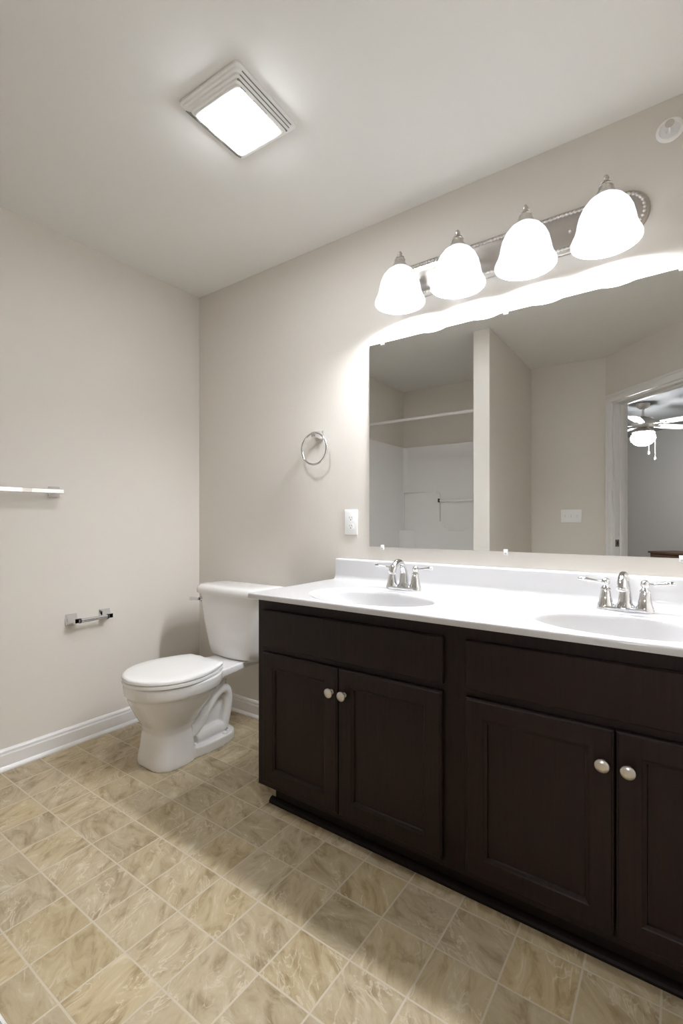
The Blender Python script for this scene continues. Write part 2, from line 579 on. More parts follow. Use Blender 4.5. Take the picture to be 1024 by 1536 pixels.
cnt = thing('vanity_countertop', 'white one-piece marble countertop with two oval basins on the dark vanity', 'countertop', (1.86, -0.29, 0.786))
bm = B()
xs = [CX0, CX0 + 0.0015, CX0 + 0.0035, CX0 + 0.006]
n = 560
xs += [CX0 + 0.006 + (CX1 - CX0 - 0.006) * i / n for i in range(1, n + 1)]
ys = [CYF, CYF + 0.0015, CYF + 0.0035, CYF + 0.006]
n = 196
ys += [CYF + 0.006 + (-0.001 - CYF - 0.006) * i / n for i in range(1, n + 1)]
gt = [[bm.verts.new((x, y, top_z(x, y))) for y in ys] for x in xs]
def bot_z(x, y):
    for cx, cy in SINKS:
        if math.hypot((x - cx) / 0.245, (y - cy) / 0.157) < 1:
            return top_z(x, y) - 0.016
    return CZ - 0.020
gb = [[bm.verts.new((x, y, bot_z(x, y))) for y in ys] for x in xs]
I, J = len(xs), len(ys)
for i in range(I - 1):
    for j in range(J - 1):
        bm.faces.new((gt[i][j], gt[i + 1][j], gt[i + 1][j + 1], gt[i][j + 1]))
        bm.faces.new((gb[i][j], gb[i][j + 1], gb[i + 1][j + 1], gb[i + 1][j]))
for i in range(I - 1):
    bm.faces.new((gt[i][0], gb[i][0], gb[i + 1][0], gt[i + 1][0]))
    bm.faces.new((gt[i][-1], gt[i + 1][-1], gb[i + 1][-1], gb[i][-1]))
for j in range(J - 1):
    bm.faces.new((gt[0][j], gt[0][j + 1], gb[0][j + 1], gb[0][j]))
    bm.faces.new((gt[-1][j], gb[-1][j], gb[-1][j + 1], gt[-1][j + 1]))
obj('counter_top', bm, M_MARBLE, cnt, 45)
bm = B()
rr = 0.010
prof = [(-0.001, CZ - 0.001), (-0.038, CZ - 0.001), (-0.030, CZ + 0.003), (-0.024, CZ + 0.010), (-0.021, CZ + 0.020), (-0.020, 0.893),
        (-0.0185, 0.8985), (-0.015, 0.9015), (-0.001, 0.9025)]
loft(bm, [[(x, y, z) for y, z in prof] for x in (1.046, CX1)])
obj('backsplash', bm, M_MARBLE, cnt, 40)
for cx, cy in SINKS:
    bm = B()
    zd = top_z(cx, cy)
    lathe(bm, [(0.006, 0.004), (0.024, 0.004), (0.030, 0.002), (0.031, -0.003)][::-1], 28, T(cx, cy, zd + 0.002))
    dr = obj('drain', bm, M_CHROME, cnt, 40)
    bm = B()
    lathe(bm, [(0.016, 0.0), (0.018, 0.004), (0.015, 0.008), (0.001, 0.009)], 24, T(cx, cy, zd + 0.006))
    obj('stopper', bm, M_CHROME, dr, 40)

# ------------------------------------------------------------------ faucets
def make_faucet(x, y, label):
    z = CZ
    f = thing('faucet', label, 'faucet', (x, y, z), 'sink faucets')
    bm = B()
    pl = []
    for sx, a0 in ((1, -PI / 2), (-1, PI / 2)):
        for k in range(13):
            a = a0 + PI * k / 12
            pl.append((x + sx * 0.052 + 0.026 * math.cos(a), y + 0.026 * math.sin(a)))
    prism(bm, pl, z + 0.0004, z + 0.012, 0.005, 3)
    obj('base_plate', bm, M_CHROME, f, 40)
    # spout: rises from the plate and arcs towards the basin
    bm = B()
    path = bez([(x, y + 0.004, z + 0.010), (x, y + 0.004, z + 0.045), (x, y - 0.001, z + 0.080), (x, y - 0.022, z + 0.106),
                (x, y - 0.052, z + 0.112), (x, y - 0.080, z + 0.098), (x, y - 0.095, z + 0.076)], 7)
    m_ = len(path)
    rad = []
    for i in range(m_):
        u = i / (m_ - 1)
        rad.append(0.0205 - 0.0075 * sm(u / 0.45) + 0.0015 * sm((u - 0.7) / 0.3))
    tube(bm, path, rad, 20)
    lathe(bm, [(0.027, 0.010), (0.026, 0.016), (0.022, 0.022), (0.019, 0.028)], 24, T(x, y + 0.003, z))
    sp = obj('spout', bm, M_CHROME, f, 50)
    bm = B()
    d = (path[-1] - path[-2]).normalized()
    lathe(bm, [(0.011, -0.002), (0.0115, 0.004), (0.009, 0.005)], 20, Matrix.Translation(path[-1]) @ axis_to(d))
    obj('aerator', bm, M_CHROME, sp, 40)
    bm = B()
    tube(bm, [(x, y + 0.024, z + 0.010), (x, y + 0.024, z + 0.066)], 0.0028, 8)
    lathe(bm, [(0.0028, 0.064), (0.006, 0.068), (0.0065, 0.074), (0.003, 0.079)], 14, T(x, y + 0.024, z))
    obj('lift_rod', bm, M_CHROME, f, 40)
    for s in (-1, 1):
        hx = x + s * 0.0525
        bm = B()
        lathe(bm, [(0.0245, 0.010), (0.0240, 0.015), (0.0200, 0.024), (0.0170, 0.040), (0.0145, 0.055), (0.0135, 0.060), (0.0150, 0.062),
                   (0.0145, 0.066), (0.0105, 0.070), (0.0085, 0.074), (0.0120, 0.080), (0.0128, 0.085), (0.0115, 0.091), (0.006, 0.096),
                   (0.0005, 0.0975)], 28, T(hx, y, z))
        h = obj('handle', bm, M_CHROME, f, 40)
        bm = B()
        lp = [(hx + s * 0.006, y - 0.001, z + 0.085), (hx + s * 0.026, y - 0.003, z + 0.0865), (hx + s * 0.048, y - 0.005, z + 0.0895),
              (hx + s * 0.066, y - 0.006, z + 0.0915), (hx + s * 0.080, y - 0.007, z + 0.0905)]
        tube(bm, bez(lp, 5), [0.0048, 0.0047, 0.0047, 0.0048, 0.0049, 0.0050, 0.0053, 0.0057, 0.0062, 0.0067, 0.0072, 0.0077, 0.0082, 0.0085,
                              0.0086, 0.0085, 0.0082, 0.0076, 0.0066, 0.0050, 0.0020], 14, sq=0.75)
        obj('lever', bm, M_CHROME, h, 60)
    return f

make_faucet(1.482, -0.150, 'chrome two-handle faucet on the counter basin nearer the toilet')
make_faucet(2.252, -0.150, 'chrome two-handle faucet on the counter basin farther from the toilet, at photo right')

# ------------------------------------------------------------------ mirror with clips
MX0, MX1, MZ0, MZ1 = 1.229, 2.463, 0.964, 1.884
mir = thing('wall_mirror', 'wide frameless mirror clipped to the wall above the white backsplash', 'mirror', (1.846, -0.003, MZ0))
bm = B(); box(bm, MX0, MX1, -0.006, -0.001, MZ0, MZ1); obj('mirror_glass', bm, M_MIRROR, mir, 0)
for cx in (1.298, 1.846, 2.396):
    for cz, s in ((MZ0, 1), (MZ1, -1)):
        bm = B()
        box(bm, cx - 0.008, cx + 0.008, -0.0105, -0.0062, cz - s * 0.012, cz + s * 0.009, 0.0015, 2) if s > 0 else \
            box(bm, cx - 0.008, cx + 0.008, -0.0105, -0.0062, cz - 0.009, cz + 0.012, 0.0015, 2)
        if s > 0:
            box(bm, cx - 0.008, cx + 0.008, -0.0075, -0.0003, cz - 0.013, cz - 0.001, 0.001, 1)
        else:
            box(bm, cx - 0.008, cx + 0.008, -0.0075, -0.0003, cz + 0.001, cz + 0.013, 0.001, 1)
        c_ = obj('mirror_clip', bm, M_CLIP, mir, 30)
        bm = B()
        lathe(bm, [(0.0035, 0), (0.003, 0.0012), (0.0005, 0.0016)], 12, T(cx, -0.0104, cz - s * 0.0065) @ axis_to((0, -1, 0)))
        obj('clip_screw', bm, M_NICKEL, c_, 40)

# ------------------------------------------------------------------ vanity light
LX = [1.454, 1.702, 1.950, 2.198]
LZ, LYC = 2.112, -0.130
lb = thing('vanity_light', 'brushed nickel four-lamp bath light bar with frosted bell shades above the mirror', 'light', (1.826, 0, LZ))

def race(hw, hh, y, n=16):
    """Racetrack outline round the plate centre."""
    out = []
    for sx, a0 in ((1, -PI / 2), (-1, PI / 2)):
        for k in range(n + 1):
            a = a0 + PI * k / n
            out.append((1.826 + sx * (hw - hh) + hh * math.cos(a), y, LZ + hh * math.sin(a)))
    return out
bm = B()
loft(bm, [race(0.487, 0.076, -0.0005), race(0.487, 0.076, -0.006), race(0.482, 0.071, -0.012), race(0.474, 0.063, -0.015),
          race(0.470, 0.059, -0.0145), race(0.463, 0.052, -0.012), race(0.440, 0.030, -0.014)])
obj('back_plate', bm, M_SATIN, lb, 40)
bm = B()
rp = race(0.4715, 0.0605, -0.0165, 28)
fine = []
for i in range(len(rp)):
    a, b_ = Vector(rp[i]), Vector(rp[(i + 1) % len(rp)])
    m_ = max(1, int((b_ - a).length / 0.0022))
    fine += [a + (b_ - a) * k / m_ for k in range(m_)]
L_ = 0
rad = []
for i, p in enumerate(fine):
    rad.append(0.0052 + 0.0016 * math.cos(2 * PI * L_ / 0.0135))
    L_ += (fine[(i + 1) % len(fine)] - p).length
tube(bm, fine, rad, 8, closed=True)
obj('rope_trim', bm, M_NICKEL, lb, 80)
for sx in (1.578, 2.074):
    bm = B()
    lathe(bm, [(0.006, 0), (0.0075, 0.004), (0.0065, 0.009), (0.003, 0.013), (0.0005, 0.014)], 16, T(sx, -0.0135, LZ - 0.004) @ axis_to((0, -1, 0)))
    obj('cap_nut', bm, M_NICKEL, lb, 50)
for x in LX:
    bm = B()
    lathe(bm, [(0.024, 0), (0.024, 0.003), (0.018, 0.007), (0.010, 0.010)], 20, T(x, -0.0125, LZ + 0.008) @ axis_to((0, -1, 0)))
    tube(bm, bez([(x, -0.015, LZ + 0.008), (x, -0.050, LZ + 0.012), (x, -0.090, LZ + 0.024), (x, LYC + 0.014, LZ + 0.030)], 5), 0.0075, 12)
    obj('lamp_arm', bm, M_NICKEL, lb, 60)
    bm = B()
    lathe(bm, [(0.033, 0.008), (0.0325, 0.012), (0.028, 0.018), (0.023, 0.030), (0.0205, 0.038), (0.022, 0.040), (0.018, 0.044),
               (0.009, 0.046)], 28, T(x, LYC, LZ))
    obj('socket_cap', bm, M_NICKEL, lb, 40)
    bm = B()
    lathe(bm, [(0.006, 0.045), (0.014, 0.048), (0.0175, 0.051), (0.0140, 0.054), (0.0070, 0.057), (0.0095, 0.063), (0.0085, 0.069),
               (0.0045, 0.075), (0.0005, 0.077)], 20, T(x, LYC, LZ))
    obj('finial', bm, M_NICKEL, lb, 40)
    bm = B()
    outer = [(0.1030, -0.138), (0.1032, -0.131), (0.0990, -0.121), (0.0920, -0.107), (0.0870, -0.090), (0.0835, -0.070), (0.0780, -0.048),
             (0.0680, -0.026), (0.0520, -0.006), (0.0380, 0.004), (0.0300, 0.008)]
    inner = [(r - 0.004, z - 0.002) for r, z in outer]
    t = bmesh.new()
    n = 40
    prof = outer[::-1] + inner
    prof = [(0.024, 0.008)] + prof + [(0.020, 0.004)]
    lathe(bm, prof, n, T(x, LYC, LZ), cap=(False, False))
    sh = obj('glass_shade', bm, M_SHADE, lb, 60)
    bm = B()
    lathe(bm, [(0.001, -0.122), (0.020, -0.119), (0.034, -0.107), (0.040, -0.089), (0.036, -0.069), (0.024, -0.050), (0.013, -0.036),
               (0.013, 0.004)], 24, T(x, LYC, LZ))
    obj('bulb', bm, M_BULB, sh, 60)

# ------------------------------------------------------------------ ceiling fan light
FX, FY = 1.196, -0.765
fl = thing('exhaust_fan_light', 'square white exhaust fan with a lit lens on the bathroom ceiling', 'ceiling light', (FX, FY, H))
FROT = Matrix.Rotation(math.radians(2.4), 4, 'Z')
def rsq(hx, hy, r, z, n=5):
    out = []
    for cx, cy, a0 in ((1, 1, 0), (-1, 1, PI / 2), (-1, -1, PI), (1, -1, 1.5 * PI)):
        for k in range(n + 1):
            a = a0 + PI / 2 * k / n
            p = FROT @ Vector((cx * (hx - r) + r * math.cos(a), cy * (hy - r) + r * math.sin(a), 0))
            out.append((FX + p.x, FY + p.y, z))
    return out
bm = B()
hx0, hy0 = 0.133, 0.142
rings = [rsq(hx0, hy0, 0.014, H - 0.0005), rsq(hx0, hy0, 0.014, H - 0.007), rsq(hx0 - 0.003, hy0 - 0.003, 0.013, H - 0.009)]
for k in range(4):
    i0 = 0.004 + k * 0.0085
    z = H - 0.009 - k * 0.0068
    rings += [rsq(hx0 - i0 - 0.003, hy0 - i0 - 0.003, 0.013, z - 0.0005), rsq(hx0 - i0 - 0.0045, hy0 - i0 - 0.0045, 0.013, z - 0.0055),
              rsq(hx0 - i0 - 0.007, hy0 - i0 - 0.007, 0.013, z - 0.0068)]
obj_rings = rings
loft(bm, rings)
obj('grille', bm, M_PLATE, fl, 35)
# dark louvre slots on the side facing the vanity and its opposite
for side in (1, -1):
    for k in range(4):
        z = H - 0.009 - k * 0.0068
        xx = side * (hx0 - 0.0075 - k * 0.0085)
        segs = ((-0.115, 0.115),) if k < 3 else ((-0.095, -0.075), (-0.040, 0.02))
        for a, b_ in segs:
            bm = B()
            box(bm, xx - 0.004, xx + 0.0012, a, b_, z - 0.0056, z - 0.0032, M=T(FX, FY, 0) @ FROT)
            obj('louvre_slot', bm, M_GREYSLOT, fl, 0)
bm = B()
hz = H - 0.0355
loft(bm, [rsq(0.092, 0.096, 0.012, hz), rsq(0.092, 0.096, 0.012, hz - 0.005), rsq(0.087, 0.091, 0.012, hz - 0.009)])
obj('lens', bm, M_LENS, fl, 40)

# ------------------------------------------------------------------ sprinkler head on the wall
sk = thing('sprinkler_head', 'round white sidewall sprinkler head on the wall near the ceiling corner', 'sprinkler', (2.364, 0, 2.338))
SM = T(2.364, 0, 2.338) @ axis_to((0, -1, 0))
bm = B()
lathe(bm, [(0.038, 0.0005), (0.038, 0.003), (0.034, 0.007), (0.029, 0.008), (0.0265, 0.004), (0.012, 0.003), (0.0115, 0.010), (0.001, 0.010)], 36, SM)
obj('escutcheon', bm, M_PLATE, sk, 40)
bm = B()
tube(bm, bez([(2.364, -0.010, 2.349), (2.364, -0.020, 2.351), (2.364, -0.030, 2.344), (2.364, -0.034, 2.338)], 4), 0.0025, 8)
tube(bm, bez([(2.364, -0.010, 2.327), (2.364, -0.020, 2.325), (2.364, -0.030, 2.332), (2.364, -0.034, 2.338)], 4), 0.0025, 8)
obj('frame_arm', bm, M_PLATE, sk, 60)
bm = B()
lathe(bm, [(0.012, 0.033), (0.013, 0.035), (0.004, 0.037)], 20, SM)
obj('deflector', bm, M_NICKEL, sk, 40)

# ------------------------------------------------------------------ towel ring
RX, RZ = 0.935, 1.503
tr = thing('towel_ring', 'round chrome towel ring on the wall between toilet and mirror', 'towel ring', (RX, 0, RZ))
def tapered_post(x, z, proj, M=None):
    """Square stepped post, flared to the wall; built along -y."""
    bm = B()
    q = lambda h, y, dz=0: [(x - h, y, z - h + dz), (x + h, y, z - h + dz), (x + h, y, z + h + dz), (x - h, y, z + h + dz)]
    loft(bm, [q(0.0235, -0.0005), q(0.0235, -0.005), q(0.021, -0.008), q(0.0155, -0.022), q(0.0125, -proj + 0.012), q(0.0125, -proj)], M=M)
    return bm
bm = tapered_post(RX, RZ, 0.052)
obj('post', bm, M_CHROME, tr, 20)
bm = B()
rpts = [(RX + 0.0765 * math.sin(2 * PI * k / 56), -0.046, RZ - 0.070 + 0.0765 * math.cos(2 * PI * k / 56)) for k in range(56)]
tube(bm, rpts, 0.0055, 12, closed=True)
obj('ring', bm, M_CHROME, tr, 80)

# ------------------------------------------------------------------ wall outlet
ou = thing('wall_outlet', 'white duplex outlet on the wall just left of the mirror', 'outlet', (1.1245, 0, 1.0755))
bm = B()
box(bm, 1.0885, 1.1605, -0.0055, -0.0003, 1.0165, 1.1345, 0.0025, 3)
obj('cover_plate', bm, M_PLATE, ou, 30)
for zc in (1.0755 + 0.0195, 1.0755 - 0.0195):
    bm = B()
    pl = []
    for k in range(28):
        a = 2 * PI * k / 28
        pl.append((max(-0.0165, min(0.0165, 0.0185 * math.cos(a))), 0.0145 * math.sin(a)))
    loft(bm, [[(1.1245 + px, y, zc + pz) for px, pz in pl] for y in (-0.005, -0.0068)])
    rc = obj('receptacle', bm, M_PLATE, ou, 30)
    bm = B()
    box(bm, 1.1175, 1.1192, -0.0073, -0.0066, zc - 0.002, zc + 0.007)
    box(bm, 1.1298, 1.1315, -0.0073, -0.0066, zc - 0.001, zc + 0.007)
    lathe(bm, [(0.0026, 0), (0.0026, 0.0007)], 10, T(1.1245, -0.0066, zc - 0.008) @ axis_to((0, -1, 0)))
    obj('slots', bm, M_DARK, rc, 0)
bm = B()
lathe(bm, [(0.003, 0), (0.0025, 0.001), (0.0003, 0.0013)], 10, T(1.1245, -0.0055, 1.0755) @ axis_to((0, -1, 0)))
obj('screw', bm, M_PLATE, ou, 40)

# ------------------------------------------------------------------ towel bar and paper holder on the left wall
def wall_post(y, z, proj, big=0.025, head=0.0085, ext=-0.002):
    bm = B()
    q = lambda h, x: [(x, y - h, z - h), (x, y + h, z - h), (x, y + h, z + h), (x, y - h, z + h)]
    loft(bm, [q(big, 0.0005), q(big, 0.005), q(big * 0.9, 0.008), q(big * 0.60, 0.026), q(head, proj - 0.012), q(head, proj + ext)])
    return bm
tb = thing('towel_bar', 'long square chrome towel bar on the left wall above the paper holder', 'towel bar', (0, -1.13, 1.217))
for y in (-0.828, -1.438):
    obj('post', wall_post(y, 1.217, 0.060), M_CHROME, tb, 20)
bm = B()
box(bm, 0.0500, 0.0705, -1.450, -0.812, 1.2070, 1.2275, 0.0015, 1)
obj('bar', bm, M_CHROME, tb, 20)
th_ = thing('paper_holder', 'short chrome toilet paper holder without a roll on the left wall', 'toilet paper holder', (0, -0.67, 0.604))
for y in (-0.751, -0.588):
    obj('post', wall_post(y, 0.606, 0.056, 0.027, 0.0100, 0.010), M_CHROME, th_, 20)
bm = B()
tube(bm, [(0.060, -0.742, 0.604), (0.060, -0.732, 0.604), (0.060, -0.606, 0.604), (0.060, -0.597, 0.604)], 0.0105, 18)
obj('roller', bm, M_CHROME, th_, 40)
for a, b_ in ((-0.741, -0.733), (-0.606, -0.598)):
    bm = B()
    tube(bm, [(0.060, a, 0.604), (0.060, b_, 0.604)], 0.0118, 18)
    obj('end_collar', bm, M_DARK, th_, 40)

# ------------------------------------------------------------------ toilet
TX = 0.490
to = thing('toilet', 'white two-piece toilet with the lid down in the corner beside the vanity', 'toilet', (TX, -0.40, 0))
def egg(z, yf, yb, hw, n=40, p=2.15, k=0.0):
    """Egg outline, narrower at the front end yf."""
    out = []
    cy, hl = (yf + yb) / 2, (yb - yf) / 2
    for i in range(n):
        a = 2 * PI * i / n
        c, s = math.cos(a), math.sin(a)
        yy = math.copysign(abs(s) ** (2 / p), s)
        xx = math.copysign(abs(c) ** (2 / p), c)
        xx *= 1.0 + k * yy
        out.append((TX + hw * xx, cy + hl * yy, z))
    return out

bm = B()
# pedestal and bowl
loft(bm, [egg(0.0, -0.668, -0.452, 0.122, p=3.2), egg(0.02, -0.667, -0.453, 0.120, p=3.2), egg(0.08, -0.656, -0.460, 0.111, p=3.2),
          egg(0.145, -0.650, -0.466, 0.103, p=3.0), egg(0.175, -0.660, -0.440, 0.110, p=2.6), egg(0.215, -0.684, -0.402, 0.130, p=2.4),
          egg(0.255, -0.705, -0.364, 0.150, p=2.3), egg(0.290, -0.722, -0.330, 0.164, p=2.25), egg(0.312, -0.729, -0.315, 0.170, p=2.2),
          egg(0.320, -0.737, -0.300, 0.183, p=2.2), egg(0.345, -0.740, -0.292, 0.187, p=2.2), egg(0.372, -0.740, -0.290, 0.186, p=2.2)])
# foot with the bolt cap ledge
fo = []
for i in range(40):
    a = 2 * PI * i / 40
    c, s = math.cos(a), math.sin(a)
    fo.append((TX + 0.117 * math.copysign(abs(c) ** 0.70, c), -0.375 + 0.170 * math.copysign(abs(s) ** 0.70, s)))
prism(bm, fo, 0.0, 0.046, 0.014, 3)
# trapway: an inverted loop on either side of a thin core
for s in (-1, 1):
    xx = TX + s * 0.058
    tube(bm, bez([(xx, -0.500, 0.095), (xx, -0.440, 0.120), (xx, -0.385, 0.185), (xx, -0.330, 0.240), (xx, -0.283, 0.256), (xx, -0.258, 0.225),
                  (xx, -0.262, 0.150), (xx, -0.285, 0.060)], 6), 0.026, 16)
    tube(bm, bez([(xx, -0.450, 0.060), (xx, -0.400, 0.066), (xx, -0.340, 0.072), (xx, -0.285, 0.070)], 5), 0.028, 14)
box(bm, TX - 0.046, TX + 0.046, -0.480, -0.265, 0.03, 0.245, 0.012, 2)
# deck behind the seat that carries the tank
dk = [(TX - 0.150, -0.440), (TX + 0.150, -0.440), (TX + 0.144, -0.400), (TX + 0.130, -0.340), (TX + 0.116, -0.250), (TX + 0.105, -0.075),
      (TX - 0.105, -0.075), (TX - 0.116, -0.250), (TX - 0.130, -0.340), (TX - 0.144, -0.400)]
prism(bm, dk, 0.334, 0.370, 0.006, 2)
tube(bm, [(TX, -0.40, 0.20), (TX, -0.33, 0.33)], [0.07, 0.10], 16)
bowl = obj('bowl', bm, M_PORC, to, 180)
md = bowl.modifiers.new('remesh', 'REMESH'); md.mode = 'VOXEL'; md.voxel_size = 0.0048; md.use_smooth_shade = True
md = bowl.modifiers.new('smooth', 'SMOOTH'); md.factor = 0.5; md.iterations = 5
for s in (-1, 1):
    bm = B()
    lathe(bm, [(0.014, 0), (0.0135, 0.006), (0.010, 0.014), (0.001, 0.017)], 18, T(TX + s * 0.094, -0.300, 0.042))
    obj('bolt_cap', bm, M_PORC, to, 60)
# seat ring and lid
def lidring(z, inset=0.0, n=40):
    """Rounded in front, cut straight across behind."""
    hw, yf, yw, yb, hb = 0.188 - inset, -0.748 + inset, -0.545, -0.335 - inset, 0.128 - inset
    right = []
    for i in range(17):
        a = -PI / 2 + PI / 2 * i / 16
        right.append((hw * math.cos(a), yw + (yw - yf) * math.sin(a)))
    for i in range(1, 9):
        u = i / 8
        right.append((hw + (hb - hw) * (u ** 1.9), yw + (yb - 0.012 - yw) * u))
    right += [(hb - 0.004, yb - 0.004), (hb - 0.013, yb), (hb * 0.5, yb)]
    pts = right + [(-x, y) for x, y in right[:0:-1]]
    return [(TX + x, y, z) for x, y in pts]
bm = B()
loft(bm, [lidring(0.3735, 0.004), lidring(0.3755), lidring(0.387), lidring(0.389, 0.003)])
obj('seat', bm, M_SEAT, to, 40)
bm = B()
loft(bm, [lidring(0.3925, 0.003), lidring(0.394), lidring(0.403), lidring(0.4075, 0.0035), lidring(0.4100, 0.012), lidring(0.4112, 0.06)])
obj('lid', bm, M_SEAT, to, 40)
for s in (-1, 1):
    bm = B()
    box(bm, TX + s * 0.075 - 0.02, TX + s * 0.075 + 0.02, -0.340, -0.312, 0.366, 0.400, 0.006, 3)
    obj('hinge', bm, M_SEAT, to, 40)
# tank
def tankring(z, hw, yf, yb, r, n=8, bow=0.012):
    out = []
    def arc(cx, cy, a0):
        for k in range(n + 1):
            a = a0 + PI / 2 * k / n
            out.append((cx + r * math.cos(a), cy + r * math.sin(a), z))
    arc(TX + hw - r, yb - 0.012, 0) if r < 0 else None
    rb = 0.02
    for k in range(5):
        a = PI / 2 * k / 4
        out.append((TX + hw - rb + rb * math.cos(a), yb - rb + rb * math.sin(a), z))
    for k in range(5):
        a = PI / 2 + PI / 2 * k / 4
        out.append((TX - hw + rb + rb * math.cos(a), yb - rb + rb * math.sin(a), z))
    arc(TX - hw + r, yf + r, PI)
    for k in range(1, 8):
        u = k / 8
        out.append((TX - hw + r + (2 * hw - 2 * r) * u, yf - bow * math.sin(PI * u), z))
    arc(TX + hw - r, yf + r, 1.5 * PI)
    return out
bm = B()
loft(bm, [tankring(0.364, 0.140, -0.165, -0.035, 0.05), tankring(0.368, 0.160, -0.186, -0.030, 0.06), tankring(0.382, 0.174, -0.200, -0.026, 0.06),
          tankring(0.430, 0.187, -0.206, -0.024, 0.06), tankring(0.560, 0.215, -0.214, -0.022, 0.06), tankring(0.694, 0.240, -0.220, -0.022, 0.06)])
obj('tank', bm, M_PORC, to, 40)
bm = B()
loft(bm, [tankring(0.694, 0.244, -0.222, -0.020, 0.062), tankring(0.697, 0.254, -0.232, -0.016, 0.068), tankring(0.712, 0.257, -0.235, -0.014, 0.07),
          tankring(0.730, 0.253, -0.231, -0.016, 0.07), tankring(0.740, 0.240, -0.218, -0.024, 0.065), tankring(0.7445, 0.215, -0.195, -0.04, 0.055),
          tankring(0.7465, 0.16, -0.15, -0.07, 0.03)])
obj('tank_lid', bm, M_PORC, to, 50)
bm = B()
lathe(bm, [(0.015, 0), (0.015, 0.004), (0.011, 0.008), (0.008, 0.016)], 18, T(TX - 0.198, -0.212, 0.664) @ axis_to((0, -1, 0)))
tube(bm, bez([(TX - 0.198, -0.232, 0.664), (TX - 0.220, -0.238, 0.664), (TX - 0.245, -0.238, 0.662), (TX - 0.262, -0.236, 0.661)], 4),
     [0.008] * 7 + [0.009, 0.010, 0.0105, 0.0105, 0.009, 0.005], 12)
o = obj('flush_lever', bm, M_CHROME, to, 60)
o['label'] = 'chrome flush lever'

# ------------------------------------------------------------------ tub and shower surround (seen in the mirror)
TBY = -1.86
tub = thing('bathtub_surround', 'white one-piece tub and shower surround with grab bar, seen in the mirror', 'bathtub', (0.59, -2.25, 0))
G = 0.001
bm = B()
prism(bm, [(G, TBY), (G, YB + G), (WX0 - G, YB + G), (WX0 - G, TBY)], 0.0, 0.10)
box(bm, G, 0.075, YB + G, TBY, 0.10, 0.42); box(bm, WX0 - 0.075, WX0 - G, YB + G, TBY, 0.10, 0.42)
box(bm, 0.075, WX0 - 0.075, YB + G, YB + 0.075, 0.10, 0.42); box(bm, 0.075, WX0 - 0.075, TBY - 0.075, TBY, 0.10, 0.42, 0.0)
obj('tub', bm, M_ACRYL, tub, 0)
# upper wall: one U-shaped shell with rounded inner corners
def ushell(z, t, r, n=8):
    yb_in = YB + t
    xl, xr = t, WX0 - t
    inner = [(xl, TBY)]
    for k in range(n + 1):
        a = PI + PI / 2 * k / n
        inner.append((xl + r + r * math.cos(a), yb_in + r + r * math.sin(a)))
    for k in range(n + 1):
        a = 1.5 * PI + PI / 2 * k / n
        inner.append((xr - r + r * math.cos(a), yb_in + r + r * math.sin(a)))
    inner.append((xr, TBY))
    return [(x, y, z) for x, y in inner + [(WX0 - G, TBY), (WX0 - G, YB + G), (G, YB + G), (G, TBY)]]
bm = B()
loft(bm, [ushell(0.42, 0.032, 0.05), ushell(1.832, 0.026, 0.045), ushell(1.842, 0.020, 0.045)])
obj('wall_shell', bm, M_ACRYL, tub, 35)
# raised lower panel with a U-shaped recess
bm = B()
pl = [(0.034, 0.42), (1.14, 0.42), (1.14, 1.385), (0.800, 1.385)]
pl += [(0.800 - 0.012 * math.sin(PI / 2 * k / 4), 1.373 + 0.012 * math.cos(PI / 2 * k / 4)) for k in range(5)]
def arcp(cx, cz, r, a0, a1, n=8):
    return [(cx + r * math.cos(a0 + (a1 - a0) * k / n), cz + r * math.sin(a0 + (a1 - a0) * k / n)) for k in range(n + 1)]
pl += arcp(0.688, 1.080, 0.10, 0, -PI / 2)
pl += arcp(0.535, 1.080, 0.10, -PI / 2, -PI)
pl += arcp(0.395, 1.330, 0.040, 0, PI / 2)
pl += [(0.034, 1.370)]
t = bmesh.new()
prism(t, pl, 0, 0.034, 0.016, 4)
PM = T(0, YB + 0.026, 0) @ Matrix.Rotation(PI / 2, 4, 'X') @ Matrix.Scale(-1, 4, (0, 0, 1))
merge(bm, t, PM)
obj('raised_panel', bm, M_ACRYL, tub, 30)
bm = B()
tube(bm, [(0.425, YB + 0.056, 1.279), (0.79, YB + 0.056, 1.279)], 0.011, 12)
obj('grab_bar', bm, M_ACRYL, tub, 50)
bm = B()
box(bm, 0.418, 0.438, YB + 0.052, YB + 0.068, 1.262, 1.300, 0.003, 2)
obj('bar_socket', bm, M_DARK, tub, 30)
bm = B()
prism(bm, [(0.030, YB + 0.03), (0.175, YB + 0.03), (0.165, YB + 0.075), (0.12, YB + 0.115), (0.075, YB + 0.14), (0.03, YB + 0.15)], 0.42, 0.985, 0.012, 3)
obj('corner_shelf', bm, M_ACRYL, tub, 35)

rod = thing('shower_curtain_rod', 'white straight shower rod across the tub alcove, seen in the mirror', 'shower rod', (0.59, -1.93, 1.978))
bm = B(); tube(bm, [(0.004, -1.93, 1.978), (WX0 - 0.004, -1.93, 1.978)], 0.0125, 16); obj('rod', bm, M_FANW, rod, 60)
for x, d in ((0.0005, 1), (WX0 - 0.0005, -1)):
    bm = B(); lathe(bm, [(0.030, 0), (0.029, 0.006), (0.018, 0.012), (0.0135, 0.020)], 20, T(x, -1.93, 1.978) @ axis_to((d, 0, 0)))
    obj('flange', bm, M_FANW, rod, 50)

